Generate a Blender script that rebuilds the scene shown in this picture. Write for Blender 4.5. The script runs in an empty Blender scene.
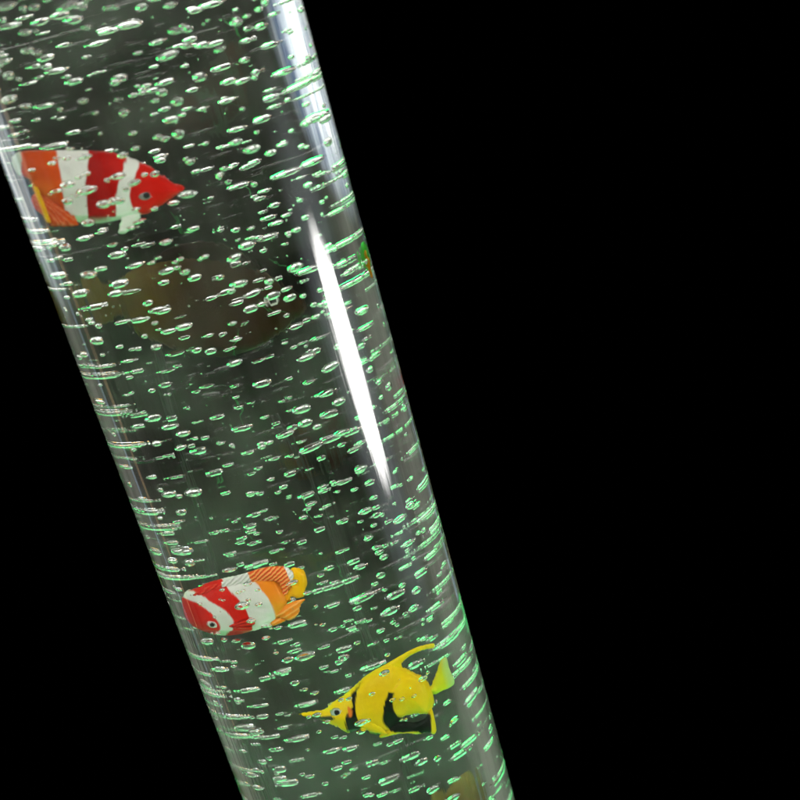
import bpy, math, random
from mathutils import Vector, Matrix
from mathutils.geometry import delaunay_2d_cdt

random.seed(7)
S = bpy.context.scene
COL = S.collection

# ------------------------------------------------------------------ camera
# photograph frame 800 x 800; the tube is upright, the camera looks down on it and is rolled
PITCH = math.radians(25.0)
VPX, VPY = 740.5, -2755.0
F = math.hypot(VPX, VPY) * math.tan(PITCH)
R_OUT, R_IN = 0.050, 0.0468
N_AC, N_W = 1.49, 1.333

d_cam = Vector((VPX, VPY, -F)).normalized()          # the tube's downward direction in camera axes
def cam_ray(px, py):
    return Vector((px - 400.0, 400.0 - py, -F)).normalized()
def perp(v):
    return (v - d_cam * v.dot(d_cam)).normalized()
e1, e2 = perp(cam_ray(-61.6, 0)), perp(cam_ray(302.5, 0))
half = math.acos(max(-1, min(1, e1.dot(e2)))) / 2
D = R_OUT / math.sin(half)
Zc = -d_cam
Yc = (e1 + e2).normalized()
Xc = Yc.cross(Zc)
M = Matrix((Xc, Yc, Zc))                              # camera axes -> world
CAM = Vector((0, -D, D * math.tan(PITCH)))

cam_data = bpy.data.cameras.new('camera')
cam_data.sensor_width = 36.0
cam_data.lens = 36.0 * F / 800.0
cam_data.clip_start = 0.01
cam_data.clip_end = 100
cam_data.dof.use_dof = True
cam_data.dof.focus_distance = 0.455
cam_data.dof.aperture_fstop = 13
cam = bpy.data.objects.new('camera', cam_data)
COL.objects.link(cam)
cam.matrix_world = Matrix.Translation(CAM) @ M.to_4x4()
S.camera = cam

# ------------------------------------------------------------------ looking into the water
def hit_cyl(o, d, r):
    a = d.x * d.x + d.y * d.y
    b = o.x * d.x + o.y * d.y
    c = o.x * o.x + o.y * o.y - r * r
    q = b * b - a * c
    if q < 0: return None
    t = (-b - math.sqrt(q)) / a
    return t if t > 1e-9 else None
def refract(d, n, eta):
    c = -d.dot(n)
    k = 1 - eta * eta * (1 - c * c)
    if k < 0: return None
    return (d * eta + n * (eta * c - math.sqrt(k))).normalized()
def into_water(px, py):
    """the refracted line of sight inside the water (point on the inner wall, direction)"""
    o, d = CAM, M @ cam_ray(px, py)
    for r, eta in ((R_OUT, 1 / N_AC), (R_IN, N_AC / N_W)):
        t = hit_cyl(o, d, r)
        if t is None: return None
        p = o + d * t
        n = Vector((p.x, p.y, 0)).normalized()
        d = refract(d, n, eta)
        if d is None: return None
        o = p
    return o, d
def exit_len(o, d, r=R_IN):
    a = d.x * d.x + d.y * d.y
    b = o.x * d.x + o.y * d.y
    return -2 * b / a

# ------------------------------------------------------------------ materials
def mat(name):
    m = bpy.data.materials.new(name); m.use_nodes = True
    nt = m.node_tree; nt.nodes.clear()
    out = nt.nodes.new('ShaderNodeOutputMaterial')
    return m, nt, out
def principled(name, color=None, attr=None, rough=0.4, bump=0.0, bscale=900, spec=0.5, vary=0.0):
    m, nt, out = mat(name)
    b = nt.nodes.new('ShaderNodeBsdfPrincipled')
    nt.links.new(b.outputs[0], out.inputs[0])
    b.inputs['Roughness'].default_value = rough
    b.inputs['Specular IOR Level'].default_value = spec
    tc = nt.nodes.new('ShaderNodeTexCoord')
    if attr:
        a = nt.nodes.new('ShaderNodeVertexColor'); a.layer_name = attr
        src = a.outputs[0]
    else:
        c = nt.nodes.new('ShaderNodeRGB'); c.outputs[0].default_value = (*color, 1); src = c.outputs[0]
    if vary:
        nz = nt.nodes.new('ShaderNodeTexNoise'); nz.inputs['Scale'].default_value = 260; nz.inputs['Detail'].default_value = 4
        nt.links.new(tc.outputs['Object'], nz.inputs['Vector'])
        mr = nt.nodes.new('ShaderNodeMapRange'); mr.inputs['To Min'].default_value = 1 - vary; mr.inputs['To Max'].default_value = 1 + vary
        nt.links.new(nz.outputs['Fac'], mr.inputs['Value'])
        mx = nt.nodes.new('ShaderNodeVectorMath'); mx.operation = 'SCALE'
        nt.links.new(src, mx.inputs[0]); nt.links.new(mr.outputs[0], mx.inputs['Scale'])
        src = mx.outputs[0]
    nt.links.new(src, b.inputs['Base Color'])
    if bump:
        nz = nt.nodes.new('ShaderNodeTexNoise'); nz.inputs['Scale'].default_value = bscale; nz.inputs['Detail'].default_value = 2
        nt.links.new(tc.outputs['Object'], nz.inputs['Vector'])
        bp = nt.nodes.new('ShaderNodeBump'); bp.inputs['Strength'].default_value = bump; bp.inputs['Distance'].default_value = 0.0004
        nt.links.new(nz.outputs['Fac'], bp.inputs['Height']); nt.links.new(bp.outputs[0], b.inputs['Normal'])
    return m
def glass(name, ior, tint=(1, 1, 1), rough=0.0, streak=0.0):
    m, nt, out = mat(name)
    g = nt.nodes.new('ShaderNodeBsdfGlass')
    g.inputs['IOR'].default_value = ior
    g.inputs['Color'].default_value = (*tint, 1)
    g.inputs['Roughness'].default_value = rough
    if streak:
        tc = nt.nodes.new('ShaderNodeTexCoord'); mp = nt.nodes.new('ShaderNodeMapping')
        mp.inputs['Scale'].default_value = (220, 220, 3)
        nz = nt.nodes.new('ShaderNodeTexNoise'); nz.inputs['Scale'].default_value = 1.0; nz.inputs['Detail'].default_value = 3
        bp = nt.nodes.new('ShaderNodeBump'); bp.inputs['Strength'].default_value = streak; bp.inputs['Distance'].default_value = 0.0005
        nt.links.new(tc.outputs['Object'], mp.inputs[0]); nt.links.new(mp.outputs[0], nz.inputs['Vector'])
        nt.links.new(nz.outputs['Fac'], bp.inputs['Height']); nt.links.new(bp.outputs[0], g.inputs['Normal'])
    nt.links.new(g.outputs[0], out.inputs[0])
    return m
M_ACR_OUT = glass('clear acrylic outer face', N_AC, streak=0.25)
M_ACR_IN = glass('clear acrylic face against water', N_AC / N_W, tint=(0.985, 1.0, 0.99))
M_AIR = glass('air bubble in water', 1 / N_W)

# ------------------------------------------------------------------ object helpers
def mesh_obj(name, verts, faces, mats, parent=None, mat_idx=None, colors=None, smooth=True):
    me = bpy.data.meshes.new(name)
    me.from_pydata(verts, [], faces)
    for m in mats: me.materials.append(m)
    if mat_idx: me.polygons.foreach_set('material_index', mat_idx)
    if smooth: me.polygons.foreach_set('use_smooth', [True] * len(me.polygons))
    if colors:
        ca = me.color_attributes.new('Col', 'FLOAT_COLOR', 'POINT')
        ca.data.foreach_set('color', [c for v in colors for c in (v[0], v[1], v[2], 1.0)])
    me.update()
    o = bpy.data.objects.new(name, me); COL.objects.link(o)
    if parent: o.parent = parent
    return o
def tag(o, label=None, cat=None, group=None, kind=None):
    if label: o['label'] = label
    if cat: o['category'] = cat
    if group: o['group'] = group
    if kind: o['kind'] = kind
    return o
def empty(name, loc):
    o = bpy.data.objects.new(name, None); o.empty_display_size = 0.005
    o.location = loc; COL.objects.link(o); return o

# ------------------------------------------------------------------ tube and water
Z0, Z1, NS = -0.30, 0.22, 256
verts, faces, mi = [], [], []
for r in (R_OUT, R_IN):
    for z in (Z0, Z1):
        for k in range(NS):
            a = 2 * math.pi * k / NS
            verts.append((r * math.cos(a), r * math.sin(a), z))
for k in range(NS):
    n = (k + 1) % NS
    faces.append((k, n, NS + n, NS + k)); mi.append(0)                                    # outside
    faces.append((2*NS + n, 2*NS + k, 3*NS + k, 3*NS + n)); mi.append(1)                  # inside
    q = 4*NS                                                                              # the rims keep corners of their own
    faces.append((q + n, q + k, q + 2*NS + k, q + 2*NS + n)); mi.append(0)
    faces.append((q + NS + k, q + NS + n, q + 3*NS + n, q + 3*NS + k)); mi.append(0)
verts += list(verts)
tube = mesh_obj('acrylic_tube', verts, faces, [M_ACR_OUT, M_ACR_IN], mat_idx=mi)
tag(tube, 'tall clear acrylic tube filled with bubbling water, standing against black', 'tube')

m_w, nt, out = mat('water with added murk')
pv = nt.nodes.new('ShaderNodeVolumePrincipled')
tc = nt.nodes.new('ShaderNodeTexCoord')
mp = nt.nodes.new('ShaderNodeMapping'); mp.inputs['Scale'].default_value = (30, 30, 20); mp.inputs['Location'].default_value = (3.1, 7.7, 1.3)
nz = nt.nodes.new('ShaderNodeTexNoise'); nz.inputs['Scale'].default_value = 1.0; nz.inputs['Detail'].default_value = 3; nz.inputs['Distortion'].default_value = 1.2
mr = nt.nodes.new('ShaderNodeMapRange'); mr.inputs['From Min'].default_value = 0.40; mr.inputs['From Max'].default_value = 0.62
mr.inputs['To Min'].default_value = 0.05; mr.inputs['To Max'].default_value = 1.9
cr = nt.nodes.new('ShaderNodeValToRGB')
cr.color_ramp.elements[0].position = 0.35; cr.color_ramp.elements[0].color = (0.95, 0.85, 0.62, 1)
cr.color_ramp.elements[1].position = 0.62; cr.color_ramp.elements[1].color = (0.86, 0.96, 0.88, 1)
nt.links.new(tc.outputs['Object'], mp.inputs[0]); nt.links.new(mp.outputs[0], nz.inputs['Vector'])
nt.links.new(nz.outputs['Fac'], mr.inputs['Value']); sp = nt.nodes.new('ShaderNodeSeparateXYZ'); nt.links.new(tc.outputs['Object'], sp.inputs[0])
def span(sock, a, b, lo, hi):
    n = nt.nodes.new('ShaderNodeMapRange'); n.interpolation_type = 'SMOOTHSTEP'
    for k, v in zip(('From Min', 'From Max', 'To Min', 'To Max'), (a, b, lo, hi)): n.inputs[k].default_value = v
    nt.links.new(sock, n.inputs['Value']); return n.outputs[0]
def times(a, b):
    n = nt.nodes.new('ShaderNodeMath'); n.operation = 'MULTIPLY'; nt.links.new(a, n.inputs[0]); nt.links.new(b, n.inputs[1]); return n.outputs[0]
dens = times(times(mr.outputs[0], span(sp.outputs[1], -0.022, 0.030, 0.03, 2.1)), span(sp.outputs[2], -0.12, 0.14, 1.0, 0.55))    # murk added for refracted room tones, denser towards the back and the bottom
nt.links.new(dens, pv.inputs['Density'])
nt.links.new(nz.outputs['Fac'], cr.inputs['Fac']); nt.links.new(cr.outputs[0], pv.inputs['Color'])
pv.inputs['Anisotropy'].default_value = 0.0
nt.links.new(pv.outputs[0], out.inputs['Volume'])
rw = R_IN - 0.0002
verts = [(rw * math.cos(2*math.pi*k/NS), rw * math.sin(2*math.pi*k/NS), z) for z in (Z0 + 0.002, Z1 - 0.002) for k in range(NS)]
faces = [(k, (k+1) % NS, NS + (k+1) % NS, NS + k) for k in range(NS)] + [tuple(reversed(range(NS))), tuple(range(NS, 2*NS))]
water = mesh_obj('water', verts, faces, [m_w])
tag(water, 'still clear greenish water column inside the acrylic tube', None, kind='structure')

# ------------------------------------------------------------------ flat outline helpers
def smooth_poly(pts, n=6):
    """closed Catmull-Rom; a point given as (x, y, 1) is a sharp corner"""
    out = []; L = len(pts)
    for i in range(L):
        p0, p1, p2, p3 = pts[i-1], pts[i], pts[(i+1) % L], pts[(i+2) % L]
        c1, c2 = len(p1) > 2, len(p2) > 2
        t1 = ((p2[0]-p0[0])/2, (p2[1]-p0[1])/2) if not c1 else (p2[0]-p1[0], p2[1]-p1[1])
        t2 = ((p3[0]-p1[0])/2, (p3[1]-p1[1])/2) if not c2 else (p2[0]-p1[0], p2[1]-p1[1])
        for k in range(n):
            t = k / n; t_2 = t*t; t_3 = t_2*t
            h = (2*t_3-3*t_2+1, t_3-2*t_2+t, -2*t_3+3*t_2, t_3-t_2)
            out.append((h[0]*p1[0]+h[1]*t1[0]+h[2]*p2[0]+h[3]*t2[0], h[0]*p1[1]+h[1]*t1[1]+h[2]*p2[1]+h[3]*t2[1]))
    return out
def resample(poly, step):
    out = []
    L = len(poly)
    for i in range(L):
        a, b = poly[i], poly[(i+1) % L]
        l = math.dist(a, b); k = max(1, int(round(l / step)))
        for j in range(k):
            out.append((a[0] + (b[0]-a[0]) * j / k, a[1] + (b[1]-a[1]) * j / k))
    res = [out[0]]
    for p in out[1:]:
        if math.dist(p, res[-1]) > step * 0.45: res.append(p)
    if math.dist(res[0], res[-1]) < step * 0.45: res.pop()
    return res
class Shape:
    """signed distance to a polygon (positive inside)"""
    def __init__(self, poly):
        self.p = poly
        self.x0 = min(p[0] for p in poly); self.x1 = max(p[0] for p in poly)
        self.y0 = min(p[1] for p in poly); self.y1 = max(p[1] for p in poly)
        self.e = []
        for i in range(len(poly)):
            a, b = poly[i], poly[(i+1) % len(poly)]
            dx, dy = b[0]-a[0], b[1]-a[1]
            self.e.append((a[0], a[1], dx, dy, max(1e-12, dx*dx+dy*dy)))
    def sd(self, x, y, far=1e9):
        if x < self.x0-far or x > self.x1+far or y < self.y0-far or y > self.y1+far: return -far
        best = 1e18; ins = False
        for ax, ay, dx, dy, ll in self.e:
            px, py = x-ax, y-ay
            t = (px*dx+py*dy)/ll
            t = 0 if t < 0 else (1 if t > 1 else t)
            qx, qy = px-t*dx, py-t*dy
            q = qx*qx+qy*qy
            if q < best: best = q
            if (ay > y) != (ay+dy > y) and x < ax + (y-ay)*dx/dy: ins = not ins
        s = math.sqrt(best)
        return s if ins else -s
def sstep(a, b, x):
    t = max(0.0, min(1.0, (x-a)/(b-a))); return t*t*(3-2*t)
def lerp(a, b, t): return tuple(a[i] + (b[i]-a[i])*t for i in range(3))

class Plane:
    """an upright plane inside the tube, seen square-on; pixel of the photograph -> metres in the plane"""
    def __init__(self, px, py, depth, yaw=0.0):
        self.c = Vector((0, depth, 0)); self.yaw = math.radians(yaw)
        self.n = Vector((math.sin(self.yaw), -math.cos(self.yaw), 0))
        self.ux = Vector((math.cos(self.yaw), math.sin(self.yaw), 0))
        w = self.world(px, py); self.origin = w
        self.c = w.copy()
        q = self.world(px + 10, py) - w
        q2 = self.world(px, py + 10) - w
        self.scale = math.sqrt(abs(self.ux.dot(q) * q2.z - self.ux.dot(q2) * q.z)) / 10   # metres per pixel
    def world(self, px, py):
        r = into_water(px, py)
        if r is None: return None
        o, d = r
        t = (self.c - o).dot(self.n) / d.dot(self.n)
        return o + d * t
    def local(self, px, py):
        w = self.world(px, py) - self.origin
        return (w.dot(self.ux), w.z)

def solid(name, plane, poly, thick, color_fn, material, parent, step=1.0, off=0.0, power=2.0, inr=None, relief=None, taper=None):
    """a closed solid from an outline: thick in the middle (half thickness in pixels), rounded to its rim"""
    poly = resample(poly, step)
    sh = Shape(poly)
    pts = [Vector(p) for p in poly]
    n0 = len(pts)
    ny = int((sh.y1 - sh.y0) / step) + 2
    nx = int((sh.x1 - sh.x0) / step) + 2
    for j in range(ny):
        for i in range(nx):
            x = sh.x0 + (i + (0.5 if j % 2 else 0.0)) * step; y = sh.y0 + j * step * 0.9
            if sh.sd(x, y) > step * 0.55: pts.append(Vector((x, y)))
    v, e, f, *_ = delaunay_2d_cdt(pts, [(i, (i+1) % n0) for i in range(n0)], [], 1, 1e-5)
    ds = [max(0.0, sh.sd(p.x, p.y)) for p in v]
    md = inr or max(ds)
    hs = []
    for d_ in ds:
        u = 1 - min(1.0, d_ / md)
        hs.append(thick * (1 - u ** power) ** (1 / power))
    # soften the ridge down the middle
    nb = [[] for _ in v]
    for fc in f:
        for a in range(len(fc)):
            nb[fc[a]].append(fc[a-1]); nb[fc[a-1]].append(fc[a])
    rim = [d_ < 0.02 for d_ in ds]
    for _ in range(int(4 / step) + 2):
        hs = [hs[i] if rim[i] or ds[i] < 1.2 else 0.5*hs[i] + 0.5*sum(hs[j] for j in nb[i])/max(1, len(nb[i])) for i in range(len(v))]
    rel = [relief(p.x, p.y) if relief else 0.0 for p in v]
    sc = plane.scale
    verts, cols = [], []
    idx_b = []
    for i, p in enumerate(v):
        lx, lz = plane.local(p.x, p.y)
        h = hs[i] + rel[i] * min(1.0, ds[i])
        verts.append((lx, -(h * sc) + off * sc, lz)); cols.append(color_fn(p.x, p.y))
    for i, p in enumerate(v):
        if rim[i]: idx_b.append(i); continue
        lx, _, lz = verts[i]
        idx_b.append(len(verts)); h = hs[i] + rel[i] * min(1.0, ds[i])
        verts.append((lx, h * sc + off * sc, lz)); cols.append(cols[i])
    faces = []
    for fc in f:
        # front faces the camera (-Y local)
        a = [Vector((verts[k][0], verts[k][2])) for k in fc]
        area = sum(a[k-1].x*a[k].y - a[k].x*a[k-1].y for k in range(len(a)))
        fr = list(fc) if area > 0 else list(reversed(fc))
        faces.append(fr); faces.append([idx_b[k] for k in reversed(fr)])
    return mesh_obj(name, verts, faces, [material], parent, colors=cols)

def regions(base, layers, feather=0.8):
    """colour by position: outlined patches over a base colour"""
    L = [(Shape(smooth_poly(p)), c) for p, c in layers]
    def fn(x, y):
        col = base(x, y) if callable(base) else base
        for s, c in L:
            d_ = s.sd(x, y, 3.0)
            if d_ > -feather: col = lerp(col, c(x, y) if callable(c) else c, sstep(-feather, feather, d_))
        return col
    return fn

M_FISH = principled('painted plastic fish', attr='Col', rough=0.32, bump=0.22, bscale=2200, vary=0.09, spec=0.07)
M_EYE = principled('painted plastic eye', attr='Col', rough=0.25, spec=0.4)
RED, DRED, ORED, ORG = (0.62, 0.012, 0.006), (0.40, 0.008, 0.006), (0.66, 0.075, 0.010), (0.85, 0.22, 0.015)
WHT, YEL, YORG, BLK = (0.74, 0.74, 0.70), (0.84, 0.62, 0.008), (0.86, 0.40, 0.005), (0.012, 0.016, 0.013)
FISH_BOX = []
def fish_root(name, plane, label):
    r = empty(name, plane.origin); r.rotation_euler = (0, 0, plane.yaw)
    tag(r, label, 'toy fish', None); return r
def ell(cx, cy, rx, ry, rot=0, n=28):
    c, s = math.cos(math.radians(rot)), math.sin(math.radians(rot))
    return [(cx + rx*math.cos(2*math.pi*k/n)*c - ry*math.sin(2*math.pi*k/n)*s, cy + rx*math.cos(2*math.pi*k/n)*s + ry*math.sin(2*math.pi*k/n)*c) for k in range(n)]
def eye(plane, cx, cy, rx, ry, rot, pcx, pcy, pr, body_h, ring, parent, white=(0.62, 0.62, 0.58)):
    P = Shape(ell(pcx, pcy, pr*1.15, pr, rot))
    O = Shape(ell(cx, cy, rx*0.86, ry*0.84, rot))
    def fn(x, y):
        c = lerp(ring, white, sstep(-0.6, 0.6, O.sd(x, y)))
        return lerp(c, BLK, sstep(-0.6, 0.6, P.sd(x, y)))
    for s in (-1, 1):
        solid('eye', plane, ell(cx, cy, rx, ry, rot), 3.0, fn, M_EYE, parent, step=0.6, off=s * body_h)

# ------------------------------------------------------------------ upper fish: red, white and orange bands, pointed red snout
P1 = Plane(95, 190, -0.006)
f1 = fish_root('toy_fish', P1, 'red toy fish with white bands and a pointed snout, upper left in the tube')
body1 = smooth_poly([(183.5,188.5),(181,185),(172,181.5),(160,174),(148,165.5),(138,160.5),(125,156),(112,152.5),(98,150.8),(75,150.2),(50,150.3),(30,150.4),(22,152),
                     (20.5,160),(20.5,172),(24,177),(31,181),(33,190),(40,199),(50,204),(60,210),(66,216),(78,222),(95,223.3),(110,221.5),(120,219.5),(130,216),(139,214.5),(148,213.5),(160,206),(172,198),(181,192.5)])
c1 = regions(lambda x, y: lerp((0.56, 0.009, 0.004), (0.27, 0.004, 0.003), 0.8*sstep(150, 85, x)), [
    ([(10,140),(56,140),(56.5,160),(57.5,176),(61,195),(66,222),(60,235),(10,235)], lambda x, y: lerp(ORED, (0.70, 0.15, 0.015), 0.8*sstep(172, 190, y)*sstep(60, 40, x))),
    ([(56,140,1),(89,140,1),(88,152),(86,165),(84,180),(84,200),(86,217),(90,228,1),(64,230,1),(66,220),(62,200),(57.5,176),(56.5,160)], WHT),
    ([(126,150),(139,158),(138,165),(133,176),(128.5,188),(128.5,200),(132,208),(141,215),(136,222),(117,222),(115,212),(114,200),(115.5,188),(119.5,175),(125,160)], WHT),
    ([(66,219),(86,217.5),(105,217),(118,215),(132,209),(142,215),(130,226),(60,230)], WHT),
], 0.7)
def dark_gill(x, y):
    return 0.0
b1h = 15.0
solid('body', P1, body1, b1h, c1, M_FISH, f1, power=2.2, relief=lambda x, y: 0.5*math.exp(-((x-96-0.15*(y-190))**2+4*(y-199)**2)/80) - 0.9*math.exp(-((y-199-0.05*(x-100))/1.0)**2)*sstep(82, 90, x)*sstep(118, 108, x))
solid('tail_fin', P1, smooth_poly([(23,152),(17,152.5),(13,156),(11.7,162),(13.5,168),(17,173),(21,175.5),(24,170),(24,158)]), 3.0, lambda x, y: lerp((0.62,0.68,0.58), ORED, sstep(20.2, 22, x)), M_FISH, f1)
def c_an(x, y):
    a = math.atan2(y-186, x-28); s = 0.5 + 0.5*math.sin(a*62)
    c = lerp(ORED, (0.78, 0.30, 0.16), 0.45*sstep(0.6, 0.95, s))
    return c
solid('anal_fin', P1, smooth_poly([(32,193),(29,201),(33,208),(41,215),(47,222),(49,225.3),(60,225.4),(72,225),(76,223),(70,214),(58,205),(45,196)]), 3.0, c_an, M_FISH, f1, off=-9.0, relief=lambda x, y: 0.5*math.sin(math.atan2(y-186, x-28)*62))
solid('fin_ray', P1, smooth_poly([(30.5,186),(34,185.5),(38,194),(43,206),(47,217),(48,221.5),(44.5,221),(41.5,214),(37,204),(32.5,194)]), 2.6, YORG, M_FISH, f1, off=-12.5) if False else \
solid('pectoral_fin', P1, smooth_poly([(30.5,186),(34,185.5),(38,194),(43,206),(47,217),(48,221.5),(44.5,221),(41.5,214),(37,204),(32.5,194)]), 2.6, lambda x, y: YORG, M_FISH, f1, off=-13.0)
solid('pelvic_fin', P1, smooth_poly([(122,213),(120.5,221),(119,227),(118.3,232),(121,233.6),(126,232.5),(132,227.5),(137,220.5),(141,215),(134,210)]), 4.0, lambda x, y: (0.72,0.76,0.68), M_FISH, f1, off=-2)
eye(P1, 143.5, 194, 8.0, 5.0, -8, 145.3, 193.2, 3.2, b1h*0.80, RED, f1, white=(0.20, 0.19, 0.17))

# ------------------------------------------------------------------ middle fish: clownfish
P2 = Plane(240, 602, -0.015, 0)
f2 = fish_root('toy_fish', P2, 'red, white and orange toy clownfish with yellow tail, left of the yellow fish')
body2 = smooth_poly([(183,607.5),(182.3,600),(185,594),(190,590),(198,588),(208,583),(220,579.5),(235,576),(250,573.5),(264,573),(276,578),(283,586),(287,594),(288,602),
                     (283,609),(278,617),(272,622),(262,627.5),(250,631.5),(238,634.5),(226,635.5),(214,634.5),(202,630.5),(192,625.5),(186,618)])
ORB = (0.84, 0.235, 0.012)
c2 = regions(lambda x, y: RED, [
    ([(180,596),(188,590.5),(197,592),(207,598),(218,604),(224,610),(229,618),(228,630),(222,640),(216,632),(217,624),(213,616),(203,606),(192,599)], WHT),
    ([(219,570,1),(222,580),(230,590),(240,600),(245,610),(249,621),(250.5,629),(248,645,1),(300,640,1),(300,560,1)], WHT),
    ([(252,565,1),(252,577),(258,585),(266,594),(272,606),(274,618),(262,625),(266,640,1),(320,640,1),(320,560,1)], lambda x, y: lerp(ORB, (0.86,0.33,0.02), sstep(585, 612, y))),
], 0.7)
b2h = 15.0
solid('body', P2, body2, b2h, c2, M_FISH, f2, power=2.1, relief=lambda x, y: -0.9*math.exp(-(((x-258)/9)**2+((y-604)/2.2)**2)) - 0.7*math.exp(-(((x-266)/6)**2+((y-613)/2.5)**2)))
def c_dor2(x, y):
    t = x + 0.62*(y-572)                                      # along the fin
    k = math.sin((x*0.80 + y*0.9) * 1.55)
    if x < 219 - (y-580)*0.1: return lerp(RED, (0.80,0.10,0.05), sstep(0.2, 0.9, k)*0.55)
    if x < 249 + (y-575)*0.5: return lerp((0.60,0.61,0.57), (0.76,0.76,0.73), sstep(-0.5, 0.5, k))
    if x > 283 + (y-566)*0.45 and y < 576 and x < 293: return WHT
    return lerp(ORED, (0.88,0.36,0.10), sstep(-0.4, 0.5, k))
def r_dor2(x, y): return 0.7*math.sin((x*0.80 + y*0.9) * 1.55)
solid('dorsal_fin', P2, smooth_poly([(190,592.5),(198,588),(208,583.2),(218,580.3),(230,575.5),(240,571.8),(247,569.8),(258,566.3),(270,564),(281,563.8),(288,566),(292.5,571),(292,577),(289,584),(286,591),
                                     (282,592),(280,585),(276,579.5),(268,578.7),(258,579.4),(250,580.5),(238,582.5),(226,584.5),(214,586.5),(204,591),(196,594.5)]), 3.2, c_dor2, M_FISH, f2, step=0.8, off=-7.5, relief=r_dor2)
solid('tail_fin', P2, smooth_poly([(288,573),(292,567),(299,567),(303.5,572),(306,583),(305,591),(303,595.5),(297,597.2),(291,596),(290,601),(283,601.5),(280,596),(283,592),(287,585)]), 4.0, lambda x, y: lerp((0.86,0.44,0.004), (0.85,0.33,0.006), sstep(294, 284, x)), M_FISH, f2, off=-3.0, relief=lambda x, y: -1.2*math.exp(-((x-295)**2+(y-582)**2)/6))
def c_pel2(x, y):
    k = math.sin((y + 0.62*x) * 1.1)
    return lerp((0.80,0.24,0.015), (0.88,0.42,0.10), sstep(0.3, 0.95, k))
solid('anal_fin', P2, smooth_poly([(272,609),(282,604),(292,599.5),(300,597.5),(304.8,597.2),(301,601.5),(299,606),(296.5,613),(291,617.5),(285,618.5),(279,615.5),(273,615.5)]), 3.2, c_pel2, M_FISH, f2, off=-6.0, relief=lambda x, y: 0.4*math.sin((y+0.62*x)*1.1))
solid('pelvic_fin', P2, smooth_poly([(266,622),(272,617),(280,616),(284,619),(279,622),(272,624.5),(266,625)]), 2.6, c_pel2, M_FISH, f2, off=-5.0)
def c_pec2(x, y):
    a = math.atan2(y-622, x-224); k = math.sin(a*34)
    return lerp((0.34,0.008,0.006), (0.66,0.03,0.012), sstep(-0.6, 0.6, k))
solid('pectoral_fin', P2, smooth_poly([(225,622),(231,618.5),(240,614.5),(247,613),(250.3,615.5),(250.8,620),(247,623.5),(240,624.5),(231,624)]), 3.4, c_pec2, M_FISH, f2, step=0.7, off=-b2h*0.93, relief=lambda x, y: 0.6*math.sin(math.atan2(y-622, x-224)*34))
eye(P2, 207.5, 620.3, 6.0, 3.7, 18, 207.3, 620.2, 2.2, b2h*0.80, RED, f2)

# ------------------------------------------------------------------ lower fish: yellow and black
P3 = Plane(385, 698, -0.020, 0)
f3 = fish_root('toy_fish', P3, 'yellow toy angelfish with black bands and a trailing dorsal fin, lower right')
body3 = smooth_poly([(299,714),(306,712.5),(316,711),(325,709.5),(331,704),(340,698),(349,691),(356,685),(362,679),(372,672),(383,666.5),(393,664),(403,668),(415,673.5),(424,678),(429.5,686),(432,691),
                     (434,698),(433,707),(430,712),(424,714),(416,713),(405,715),(398,724),(390,731),(380,735),(370,733.5),(358,730),(349,733),(340,728.5),(330,724),(322,720),(310,717.5)])
GRN = (0.004, 0.012, 0.006)
c3 = regions(lambda x, y: lerp(YEL, (0.85,0.50,0.006), 0.75*math.exp(-((x-392)**2+(y-690)**2)/900)), [
    ([(357,686),(361,681),(356,690),(354.5,700),(354,708),(356,715),(364,724),(373,731),(383,736),(360,740),(350,733),(345,724),(343.5,715),(346,708),(350.5,703),(350,694)], GRN),
    ([(387.3,686.5,1),(392.8,686.8,1),(392,697),(393,705),(398,712.5),(404,716.5),(414,717.5),(424,717),(431,717),(430,732),(415,730),(400,729.5),(391,728),(384,720),(381.5,712),(383.5,700)], GRN),
    ([(308,716),(312,713.5),(321,714),(330,713),(332,716),(324,718.5),(312,719)], (0.05,0.08,0.03)),
    ([(345.5,704),(348,703),(350.5,706),(350,711),(347,712)], (0.75,0.20,0.02)),
], 0.8)
b3h = 14.0
solid('body', P3, body3, b3h, c3, M_FISH, f3, power=2.0,
      relief=lambda x, y: 1.5*sstep(-1.0, 1.5, 20.5 - math.hypot(x-410, y-695)))
solid('dorsal_fin', P3, smooth_poly([(356,687),(366,677.5),(376,670),(388,663),(400,656),(410,650.5),(420,646.3),(430,644),(434,644),(434.5,646.5),(432.5,648.6),(424,650),(414,654),(406,659),(401.5,664),(404.5,670),(412,673.5),(422,678),(429,686),
                                     (424,690),(412,686),(400,684),(388,684),(372,688)]), 3.6, lambda x, y: (0.84,0.63,0.008), M_FISH, f3, off=0.5)
solid('tail_fin', P3, smooth_poly([(429.5,689),(433,682),(436.5,672),(440,662),(444.5,657),(447,659),(449,668),(453.5,678),(454,684),(449,688),(442,691),(436,694),(431.5,694)]), 3.0,
      lambda x, y: lerp((0.82,0.72,0.02), (0.56,0.76,0.28), sstep(441, 453, x - 0.28*(y-675))), M_FISH, f3)
c_an3 = regions(lambda x, y: YEL, [([(380,722),(390,714),(400,714),(412,715),(424,713),(430.8,711),(431,729.5),(424,731),(416,727.5),(405,729.0),(393,728)], GRN)])
solid('anal_fin', P3, smooth_poly([(388,726),(397,719.5),(408,719.5),(418,718.8),(426,714.5),(431.5,705),(434.6,712),(435.8,723),(436.3,729),(433.5,731.8),(428,730),(418,731.5),(406,731),(395,732),(382,735.5),(378,734)]), 4.0, c_an3, M_FISH, f3, off=-5.5)
solid('pectoral_fin', P3, smooth_poly([(352,718.5),(358,714.5),(367,714),(376,718),(383,724.5),(387,730),(379,729.5),(368,727),(358,723)]), 3.0, lambda x, y: (0.83,0.62,0.01), M_FISH, f3, off=-b3h*0.72)
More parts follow.
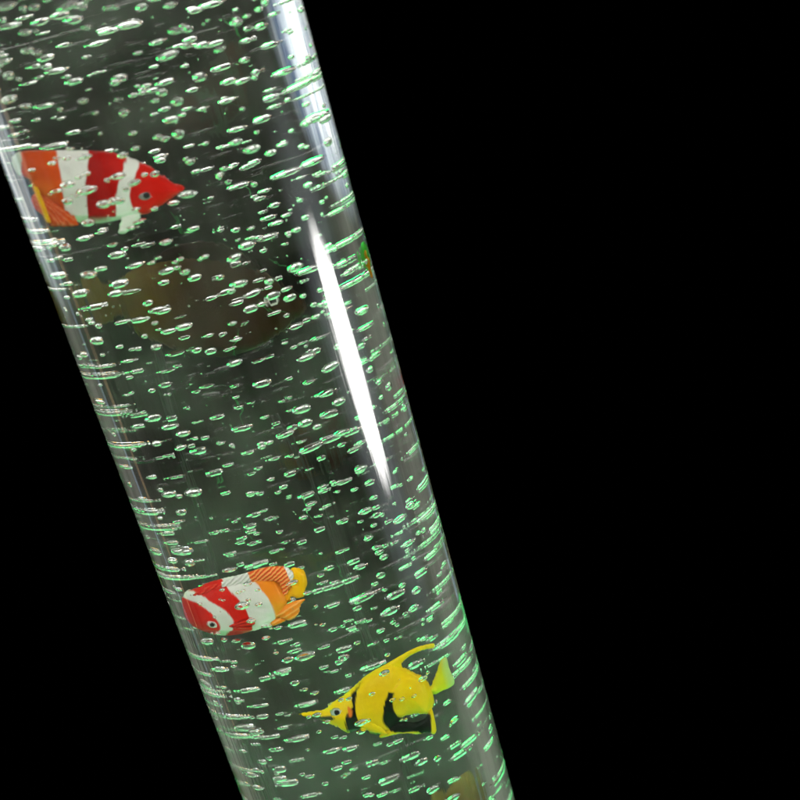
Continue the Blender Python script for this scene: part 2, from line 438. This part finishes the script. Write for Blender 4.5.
eye(P3, 335, 709, 6.4, 4.4, -5, 335.2, 708.6, 2.7, b3h*0.55, (0.35,0.36,0.10), f3, white=(0.45,0.55,0.48))

# ------------------------------------------------------------------ fish at the back of the tube
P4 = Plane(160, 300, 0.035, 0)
f4 = fish_root('toy_fish', P4, 'toy fish with its dimness painted in as brown, far back in the water, below the red banded fish')
DIM_BRN, DIM_OLV = (0.020, 0.009, 0.001), (0.075, 0.050, 0.004)  # dimness of the rear water painted into these browns
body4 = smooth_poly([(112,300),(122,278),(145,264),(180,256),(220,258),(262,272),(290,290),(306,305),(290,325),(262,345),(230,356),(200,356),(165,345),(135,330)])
solid('body', P4, body4, 13, lambda x, y: lerp(DIM_OLV, DIM_BRN, sstep(120, 200, x)), M_FISH, f4, step=2.2)
solid('tail_fin', P4, smooth_poly([(122,298),(104,282),(84,278),(78,292),(80,306),(90,322),(106,324),(124,310)]), 5, lambda x, y: lerp((0.10,0.065,0.006), DIM_OLV, sstep(80, 118, x)), M_FISH, f4, step=2.0)
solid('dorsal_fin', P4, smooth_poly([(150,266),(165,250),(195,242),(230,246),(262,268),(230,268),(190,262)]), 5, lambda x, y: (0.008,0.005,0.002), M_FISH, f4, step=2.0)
eye(P4, 272, 298, 7, 6, 0, 272, 298, 3, 12, DIM_BRN, f4)

P5 = Plane(466, 795, 0.028, 0)
f5 = fish_root('toy_fish', P5, 'yellow toy fish with dimness painted in, at the back of the tube, cut by the bottom edge')
solid('body', P5, smooth_poly([(440,806),(446,792),(456,780),(466,772),(474,774),(480,786),(484,800),(476,816),(460,822),(446,816)]), 10, lambda x, y: lerp((0.17,0.15,0.02), (0.12,0.08,0.012), sstep(775, 800, y)), M_FISH, f5, step=1.5)  # yellow darkened in the colour so the fish looks faint
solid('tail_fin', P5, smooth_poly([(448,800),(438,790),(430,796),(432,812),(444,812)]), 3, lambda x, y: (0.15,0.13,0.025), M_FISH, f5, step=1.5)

P6 = Plane(360, 265, 0.026, 0)
f6 = fish_root('toy_fish', P6, 'bright green and orange toy fish showing at the right edge of the tube')

class Drawing:
    """a fish drawn in millimetres, standing in its own upright plane"""
    def __init__(self, loc, yaw, mm=0.001):
        self.origin = Vector(loc); self.yaw = math.radians(yaw); self.scale = mm
    def local(self, x, y): return (x * self.scale, -y * self.scale)
P6 = Drawing((0.0362, 0.006, 0.0515), -66, 0.00066)
f6.location = P6.origin; f6.rotation_euler = (0, 0, P6.yaw)
f6.rotation_euler.z = P6.yaw
GRE = (0.05, 0.52, 0.035)
solid('body', P6, smooth_poly([(-13,1),(-9,-4),(-3,-7),(4,-6),(10,-2),(12,1),(9,4),(2,7),(-5,6)]), 3.2, lambda x, y: lerp(GRE, (0.75,0.30,0.01), sstep(8.5, 9.5, x + 0.2*y)), M_FISH, f6, step=0.35)
solid('tail_fin', P6, smooth_poly([(10,0),(14,-6),(17,-7),(16,0),(17,8),(13,6)]), 1.2, lambda x, y: (0.75,0.30,0.01), M_FISH, f6, step=0.35)

# ------------------------------------------------------------------ air bubbles
def bubble_mesh(name, bump_seed, seg=28, ring=16):
    rnd = random.Random(bump_seed)
    ph = [rnd.uniform(0, 6.28) for _ in range(4)]; am = [rnd.uniform(0.0, 0.07) for _ in range(4)]
    def rad(u, v): return 1 + am[0]*math.sin(u+ph[0])*math.sin(v) + am[1]*math.sin(2*u+ph[1])*math.sin(v)**2 + am[2]*math.cos(2*v+ph[2])*0.6*math.sin(v)**2 + 0.06*math.cos(v)
    vs = [(0, 0, rad(0, 0))]
    for j in range(1, ring):
        v = math.pi * j / ring
        for i in range(seg):
            u = 2*math.pi*i/seg; r = rad(u, v)
            vs.append((r*math.sin(v)*math.cos(u), r*math.sin(v)*math.sin(u), r*math.cos(v)))
    vs.append((0, 0, -rad(0, math.pi)))
    fs = []
    for i in range(seg): fs.append((0, 1 + i, 1 + (i+1) % seg))
    for j in range(ring-2):
        for i in range(seg):
            a = 1 + j*seg + i; b = 1 + j*seg + (i+1) % seg
            fs.append((a, a+seg, b+seg, b))
    n = len(vs)-1
    for i in range(seg): fs.append((n, n-seg+(i+1) % seg, n-seg+i))
    return vs, fs
PROTO = [bubble_mesh('bubble', 11 + k) for k in range(8)]
bpy.context.view_layer.update()
solids = []
for root, pl in ((f1, P1), (f2, P2), (f3, P3), (f4, P4), (f5, P5), (f6, P6)):
    for ch in root.children:
        mw = root.matrix_world @ ch.matrix_local
        solids += [mw @ ch.data.vertices[k].co for k in range(0, len(ch.data.vertices), 5)]
from mathutils.kdtree import KDTree
kd = KDTree(len(solids))
for i, p in enumerate(solids): kd.insert(p, i)
kd.balance()
B1, B2, B3 = Shape(body1), Shape(body2), Shape(body3)
placed = []
GRID = {}
CELL = 0.008
def clash(p, a, c):
    if math.hypot(p.x, p.y) + a > R_IN - 0.0008: return True
    for _, _, dist in kd.find_n(p, 1):
        if dist < a + 0.0009: return True
    k = (int(p.x//CELL), int(p.y//CELL), int(p.z//CELL))
    for i in (-1, 0, 1):
        for j in (-1, 0, 1):
            for l in (-1, 0, 1):
                for q in GRID.get((k[0]+i, k[1]+j, k[2]+l), ()):
                    dv = p - q[0]
                    if math.hypot(dv.x, dv.y) < (a + q[1]) * 1.02 and abs(dv.z) < (c + q[2]) * 1.02: return True
    return False
def add_bubble(p, a, c, px, py, t):
    k = (int(p.x//CELL), int(p.y//CELL), int(p.z//CELL))
    rec = (p, a, c, px, py, t)
    GRID.setdefault(k, []).append(rec); placed.append(rec)
rb = random.Random(23)
N_BUB, tries = 1230, 0
film = []
def candidate():
    while True:
        py = rb.uniform(-22, 822)
        if rb.random() < 0.66 + 0.34*sstep(300, 760, py): break
    u = math.sin(rb.uniform(-1.0, 1.0) * 1.40)                      # as many per width near the walls as in the middle, and a few more
    xl, xr = -61.6 + 0.381*py, 302.5 + 0.2656*py
    return ((xl + xr)/2 + u*(xr - xl)/2, py)
for px, py, dp, a, c in ((309,717,.16,.0009,.0005),(317,715,.13,.0014,.0007),(327,722,.18,.0012,.0006),(341,700,.14,.0010,.0006),(349,699,.16,.0011,.0005),(372,694,.15,.0011,.0006),(392,700,.17,.0010,.0006),(402,699,.15,.0011,.0006),(414,696,.14,.0009,.0005),
                         (200,604,.12,.0010,.0006),(214,617,.13,.0008,.0005),(222,590,.12,.0009,.0005),(258,590,.14,.0008,.0005),(191,624,.12,.0008,.0005),(224,640,.14,.0012,.0007),(236,641,.2,.0013,.0006)):
    o, d = into_water(px, py); p = o + d * (exit_len(o, d) * dp)
    if not clash(p, a, c): add_bubble(p, a, c, px, py, dp); film.append((px, py))
while len(placed) < N_BUB and tries < 30000:
    tries += 1
    px, py = max((candidate() for _ in range(5)), key=lambda q: min([(q[0]-f[0])**2 + (q[1]-f[1])**2 for f in film[-700:]] or [0]))
    r = into_water(px, py)
    if r is None: continue
    o, d = r
    L = exit_len(o, d)
    t = rb.uniform(0.04, 0.96)
    if t > 0.3 and max(B1.sd(px, py, 5), B2.sd(px, py, 5), B3.sd(px, py, 5)) > -2 and rb.random() < 0.6: t = rb.uniform(0.04, 0.30)
    if t < 0.45 and (math.hypot(px-145, py-194) < 13 or math.hypot(px-166, py-189) < 12 or math.hypot(px-207, py-620) < 9): continue
    p = o + d * (L * t)
    c = 0.00074 * math.exp(rb.gauss(0, 0.34)); c = max(0.00034, min(0.0013, c))
    a = c * rb.uniform(1.3, 2.6)
    if clash(p, a, c): continue
    add_bubble(p, a, c, px, py, t); film.append((px, py))
    n = rb.choice((0, 0, 0, 0, 1, 1, 2))
    q, qa = p, a
    for _ in range(n):                                             # bubbles rise in little strings
        c2_ = c * rb.uniform(0.5, 1.0); a2_ = c2_ * rb.uniform(1.2, 2.2)
        an = rb.uniform(0, 6.28)
        w = q + Vector((math.cos(an)*(qa+a2_)*1.08, math.sin(an)*(qa+a2_)*1.08, rb.uniform(-1, 1)*c*1.6))
        if clash(w, a2_, c2_): continue
        add_bubble(w, a2_, c2_, px, py, t); q, qa = w, a2_
def size_on_film(b):
    return b[1] * b[2] / ((b[0] - CAM).length ** 2)
placed.sort(key=size_on_film, reverse=True)
shapes = []
for vs, fs in PROTO:
    me = bpy.data.meshes.new('air_bubble'); me.from_pydata(vs, [], fs); me.materials.append(M_AIR)
    me.polygons.foreach_set('use_smooth', [True]*len(me.polygons)); me.update(); shapes.append(me)
def bubble_label(b):
    px, py, t = b[3], b[4], b[5]
    if t < 0.45 and B1.sd(px, py) > 2: return 'tiny clear air bubble in front of the red banded fish with pointed snout'
    if t < 0.45 and B2.sd(px, py) > 2: return 'tiny clear air bubble in front of the clownfish with yellow tail'
    if t < 0.45 and B3.sd(px, py) > 2: return 'tiny clear air bubble in front of the yellow and black fish'
    if py < 150: return 'clear oval air bubble in the water above the red banded fish'
    if py < 400: return 'clear oval air bubble in the murky water around or just below the red banded fish'
    if py < 560: return 'clear oval air bubble in the open water midway between red banded fish and clownfish'
    if py < 655: return 'clear oval air bubble level with the clownfish, not in front of it'
    return 'clear oval air bubble in the crowded water beside or below the yellow fish'
N_ONE = 300
for i, b in enumerate(placed[:N_ONE]):
    o = bpy.data.objects.new('air_bubble', shapes[i % 8]); COL.objects.link(o)
    o.location = b[0]; o.scale = (b[1], b[1], b[2]); o.rotation_euler = (rb.gauss(0, 0.07), rb.gauss(0, 0.07), rb.uniform(0, 6.28))
    tag(o, bubble_label(b), 'air bubble', 'air bubbles rising in the tube')
vs_all, fs_all = [], []
for i, b in enumerate(placed[N_ONE:]):
    vs, fs = PROTO[i % 8]
    k = len(vs_all); an = rb.uniform(0, 6.28); ca, sa = math.cos(an), math.sin(an)
    for x, y, z in vs: vs_all.append((b[0].x + b[1]*(x*ca - y*sa), b[0].y + b[1]*(x*sa + y*ca), b[0].z + b[2]*z))
    fs_all += [tuple(k + q for q in f) for f in fs]
# fine fizz: specks of air between the bubbles
for _ in range(420):
    py = rb.uniform(-15, 815); u = rb.uniform(-0.97, 0.97)
    xl, xr = -61.6 + 0.381*py, 302.5 + 0.2656*py
    r = into_water((xl + xr)/2 + u*(xr - xl)/2, py)
    if r is None: continue
    o, d = r; p = o + d*(exit_len(o, d)*rb.uniform(0.03, 0.97)); a = rb.uniform(0.00012, 0.00032)
    if clash(p, a, a): continue
    k = len(vs_all)
    vs, fs = bubble_mesh('speck', 5, 10, 6)
    for x, y, z in vs: vs_all.append((p.x + a*x, p.y + a*y, p.z + a*z))
    fs_all += [tuple(k + q for q in f) for f in fs]
fizz = mesh_obj('fizz', vs_all, fs_all, [M_AIR])
tag(fizz, 'fine fizz of tiny air bubbles scattered through the whole water column', 'fizz', kind='stuff')

# ------------------------------------------------------------------ thin green light glints modelled as solid strands between the bubbles
M_GLINT = principled('green light glint', color=(0.01, 0.30, 0.06), rough=0.5)
def glint(px, py, length, tilt):
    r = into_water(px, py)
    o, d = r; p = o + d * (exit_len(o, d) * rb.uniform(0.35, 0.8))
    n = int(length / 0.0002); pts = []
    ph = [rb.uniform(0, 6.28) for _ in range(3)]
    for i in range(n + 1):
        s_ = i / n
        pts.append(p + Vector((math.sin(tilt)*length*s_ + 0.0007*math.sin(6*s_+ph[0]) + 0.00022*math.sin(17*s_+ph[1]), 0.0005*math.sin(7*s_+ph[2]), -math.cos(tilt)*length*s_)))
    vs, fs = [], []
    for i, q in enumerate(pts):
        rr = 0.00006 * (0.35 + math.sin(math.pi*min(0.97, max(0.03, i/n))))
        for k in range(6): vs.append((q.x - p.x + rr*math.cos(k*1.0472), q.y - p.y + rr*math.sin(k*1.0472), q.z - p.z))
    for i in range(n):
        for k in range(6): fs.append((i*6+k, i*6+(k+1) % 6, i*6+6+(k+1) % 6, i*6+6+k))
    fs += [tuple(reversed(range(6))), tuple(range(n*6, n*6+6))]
    o_ = mesh_obj('green_glint', vs, fs, [M_GLINT]); o_.location = p
    tag(o_, 'hair thin wavy green thread of light, modelled solid in the water between the bubbles', 'glint', 'green glints in the water')
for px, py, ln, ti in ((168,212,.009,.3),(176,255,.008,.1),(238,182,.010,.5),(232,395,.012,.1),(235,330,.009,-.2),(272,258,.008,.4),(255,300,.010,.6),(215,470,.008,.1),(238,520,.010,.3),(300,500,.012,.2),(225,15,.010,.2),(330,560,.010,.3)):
    glint(px, py, ln, ti)

# ------------------------------------------------------------------ thin dark seams of the rear wall, added as round cords
M_SEAM = principled('added dark seam', color=(0.006, 0.012, 0.009), rough=0.5)
def seam(px, py, z_lo, z_hi, rr, label):
    r = into_water(px, py)
    o, d = r; e = o + d * exit_len(o, d)
    az = math.atan2(e.y, e.x); n = 140; vs, fs = [], []
    k1, k2 = rb.uniform(0, 6), rb.uniform(0, 6)
    for i in range(n + 1):
        z = z_lo + (z_hi - z_lo) * i / n
        a_ = az + 0.05*math.sin(z*22 + k1) + 0.018*math.sin(z*61 + k2)
        q = Vector((0.0445*math.cos(a_), 0.0445*math.sin(a_), z))
        for k in range(8): vs.append((q.x + rr*math.cos(k*math.pi/4), q.y + rr*math.sin(k*math.pi/4), q.z))
    for i in range(n):
        for k in range(8): fs.append((i*8+k, i*8+(k+1) % 8, i*8+8+(k+1) % 8, i*8+8+k))
    fs += [tuple(reversed(range(8))), tuple(range(n*8, n*8+8))]
    tag(mesh_obj('thin_seam', vs, fs, [M_SEAM]), label, 'seam', 'seams at the back of the tube')
seam(178, 480, -0.20, 0.045, 0.00048, 'thin dark seam up the back of the tube, added as a round cord, passing left behind the clownfish')
seam(362, 640, -0.21, 0.00, 0.00042, 'thin dark seam up the back of the tube, added as a round cord, passing behind the yellow fish')

# ------------------------------------------------------------------ light
w = bpy.data.worlds.new('World'); S.world = w; w.use_nodes = True
nt = w.node_tree; nt.nodes.clear()
out = nt.nodes.new('ShaderNodeOutputWorld'); bg = nt.nodes.new('ShaderNodeBackground')
tc = nt.nodes.new('ShaderNodeTexCoord')
mp = nt.nodes.new('ShaderNodeMapping'); mp.inputs['Rotation'].default_value = (0, 0, math.radians(5))
sx = nt.nodes.new('ShaderNodeSeparateXYZ')
nt.links.new(tc.outputs['Generated'], mp.inputs[0]); nt.links.new(mp.outputs[0], sx.inputs[0])
def mth(op, a, b=None):
    n = nt.nodes.new('ShaderNodeMath'); n.operation = op
    for i, v in enumerate((a, b)):
        if v is None: continue
        if isinstance(v, (int, float)): n.inputs[i].default_value = v
        else: nt.links.new(v, n.inputs[i])
    return n.outputs[0]
hyp = mth('SQRT', mth('ADD', mth('MULTIPLY', sx.outputs[0], sx.outputs[0]), mth('MULTIPLY', sx.outputs[1], sx.outputs[1])))
cosaz = mth('DIVIDE', sx.outputs[1], mth('MAXIMUM', hyp, 0.001))
mr = nt.nodes.new('ShaderNodeMapRange'); mr.interpolation_type = 'SMOOTHSTEP'
mr.inputs['From Min'].default_value = math.cos(math.radians(29)); mr.inputs['From Max'].default_value = math.cos(math.radians(50))
nt.links.new(cosaz, mr.inputs['Value'])
nz = nt.nodes.new('ShaderNodeTexNoise'); nz.inputs['Scale'].default_value = 1.0; nz.inputs['Detail'].default_value = 3
mp2 = nt.nodes.new('ShaderNodeMapping'); mp2.inputs['Scale'].default_value = (9, 9, 2.2)
nt.links.new(tc.outputs['Generated'], mp2.inputs[0]); nt.links.new(mp2.outputs[0], nz.inputs['Vector'])
mr2 = nt.nodes.new('ShaderNodeMapRange'); mr2.inputs['From Min'].default_value = 0.35; mr2.inputs['From Max'].default_value = 0.65
mr2.inputs['To Min'].default_value = 0.35; mr2.inputs['To Max'].default_value = 1.3
nt.links.new(nz.outputs['Fac'], mr2.inputs['Value'])
bg.inputs['Color'].default_value = (1.0, 0.96, 0.84, 1)
def ramp(v, a, b, to):
    n = nt.nodes.new('ShaderNodeMapRange'); n.interpolation_type = 'SMOOTHSTEP'
    n.inputs['From Min'].default_value = a; n.inputs['From Max'].default_value = b; n.inputs['To Max'].default_value = to
    nt.links.new(v, n.inputs['Value']); return n.outputs[0]
sides = mth('MULTIPLY', mth('MULTIPLY', mr.outputs[0], mr2.outputs[0]), 0.17)  # unseen grey added at the sides for the glass edges to refract
fill_above = ramp(sx.outputs[2], 0.06, 0.40, 0.085)  # unseen overhead glow, added to lighten the bubbles
fill_below = ramp(sx.outputs[2], -0.76, -0.90, 0.30)  # matching unseen glow added from underneath
nt.links.new(mth('ADD', sides, mth('ADD', fill_above, fill_below)), bg.inputs['Strength'])
nt.links.new(bg.outputs[0], out.inputs[0])

def lamp(name, loc, target, sx_, sy_, power, color, shape='RECTANGLE'):
    L = bpy.data.lights.new(name, 'AREA'); L.shape = shape; L.size = sx_; L.size_y = sy_
    L.energy = power; L.color = color
    o = bpy.data.objects.new(name, L); COL.objects.link(o)
    o.location = loc
    o.rotation_euler = (Vector(target) - Vector(loc)).to_track_quat('-Z', 'Y').to_euler()
    return o
def soft(o, core, edge, halo, rim=1.0, bands=False):
    """a diffuser that is brightest in the middle: full inside core, halo x as bright past edge, nothing at the rim"""
    o.data.use_nodes = True; n = o.data.node_tree; n.nodes.clear()
    lo = n.nodes.new('ShaderNodeOutputLight'); em = n.nodes.new('ShaderNodeEmission'); n.links.new(em.outputs[0], lo.inputs[0])
    ge = n.nodes.new('ShaderNodeNewGeometry'); vm = n.nodes.new('ShaderNodeVectorMath'); vm.operation = 'SUBTRACT'; vm.inputs[1].default_value = (0.5, 0.5, 0)
    n.links.new(ge.outputs['Parametric'], vm.inputs[0])
    sc = n.nodes.new('ShaderNodeVectorMath'); sc.operation = 'MULTIPLY'; sc.inputs[1].default_value = (2, 2, 0); n.links.new(vm.outputs[0], sc.inputs[0])
    ln = n.nodes.new('ShaderNodeVectorMath'); ln.operation = 'LENGTH'; n.links.new(sc.outputs[0], ln.inputs[0])
    cr = n.nodes.new('ShaderNodeValToRGB'); cr.color_ramp.interpolation = 'EASE'
    cr.color_ramp.elements[0].position = core; cr.color_ramp.elements[0].color = (1, 1, 1, 1)
    cr.color_ramp.elements[1].position = rim; cr.color_ramp.elements[1].color = (0, 0, 0, 1)
    e = cr.color_ramp.elements.new(edge); e.color = (halo, halo*1.1, halo*1.25, 1)
    n.links.new(ln.outputs['Value'], cr.inputs['Fac']); n.links.new(cr.outputs[0], em.inputs['Color']); em.inputs['Strength'].default_value = 1.0
    if bands:                                                        # upright noise bands added to break up the glow, some bluish
        mp = n.nodes.new('ShaderNodeMapping'); mp.inputs['Scale'].default_value = (17, 1.6, 1); n.links.new(ge.outputs['Parametric'], mp.inputs[0])
        nz = n.nodes.new('ShaderNodeTexNoise'); nz.inputs['Scale'].default_value = 1.0; nz.inputs['Detail'].default_value = 2; n.links.new(mp.outputs[0], nz.inputs['Vector'])
        c2 = n.nodes.new('ShaderNodeValToRGB')
        c2.color_ramp.elements[0].position = 0.40; c2.color_ramp.elements[0].color = (0.08, 0.13, 0.24, 1)
        c2.color_ramp.elements[1].position = 0.58; c2.color_ramp.elements[1].color = (1, 0.99, 0.95, 1)
        n.links.new(nz.outputs['Fac'], c2.inputs['Fac'])
        vm2 = n.nodes.new('ShaderNodeVectorMath'); vm2.operation = 'MULTIPLY'; n.links.new(cr.outputs[0], vm2.inputs[0]); n.links.new(c2.outputs[0], vm2.inputs[1])
        n.links.new(vm2.outputs[0], em.inputs['Color'])
    return o
lamp('front_key_fill', (-0.15, -0.85, 0.95), (0, 0, 0), 1.5, 1.1, 22, (1.0, 0.96, 0.91))  # unseen key light, added high so the wall never mirrors it
soft(lamp('right_round_softbox', (0.80, -0.13, -0.285), (0.03, -0.03, 0.03), 0.72, 0.68, 34, (1.0, 0.99, 0.97), 'ELLIPSE'), 0.28, 0.43, 0.035)
soft(lamp('left_window', (-0.64, 0.62, -0.02), (0.0, 0.0, 0.1), 0.84, 0.40, 2.5, (0.95, 0.98, 1.0)), 0.45, 0.70, 0.40, bands=True)
lamp('warm_fringe_fill', (-0.74, 0.31, -0.26), (0, 0, -0.05), 0.030, 0.70, 0.07, (1.0, 0.62, 0.32))  # unseen, added for a warm fringe along the right edge
lamp('cool_fringe_fill', (-0.68, 0.42, -0.28), (0, 0, -0.05), 0.035, 0.62, 0.07, (0.55, 0.75, 1.0))  # unseen neighbour, added for the bluish side of that fringe
lamp('green_glint_fill', (-0.38, 0.76, 0.35), (0, 0, 0.0), 0.24, 0.20, 6.5, (0.0, 1.0, 0.12))  # unseen, added behind-left to put green glints in the bubbles
lamp('green_side_glint_fill', (-0.62, 0.48, 0.33), (0, 0, 0.0), 0.14, 0.20, 2.6, (0.0, 1.0, 0.12))  # second added green source, also out of view
lamp('right_high_cool_fill', (0.50, 0.70, 0.36), (0, 0, 0), 0.13, 0.18, 7, (0.92, 0.96, 1.0))  # unseen, added for white sparkle at the bubbles' right ends
lamp('right_high_warm_fill', (0.60, 0.60, 0.36), (0, 0, 0), 0.06, 0.18, 3, (1.0, 0.50, 0.10))  # added beside the cool one to imitate colour fringing
lamp('base_light', (-0.020, 0.0, -0.285), (-0.005, 0, 0.1), 0.04, 0.07, 0.034, (0.0, 1.0, 0.22))

# ------------------------------------------------------------------ render settings
S.view_settings.view_transform = 'Standard'
S.view_settings.look = 'None'
S.view_settings.exposure = 0
S.view_settings.gamma = 1
c = S.cycles
c.max_bounces = 24; c.transmission_bounces = 24; c.glossy_bounces = 12; c.diffuse_bounces = 2; c.volume_bounces = 1; c.transparent_max_bounces = 8
c.caustics_reflective = True; c.caustics_refractive = True
c.blur_glossy = 0.0
c.sample_clamp_indirect = 6.0
c.use_denoising = True
try: c.denoiser = 'OPENIMAGEDENOISE'
except Exception: pass
S.render.film_transparent = False
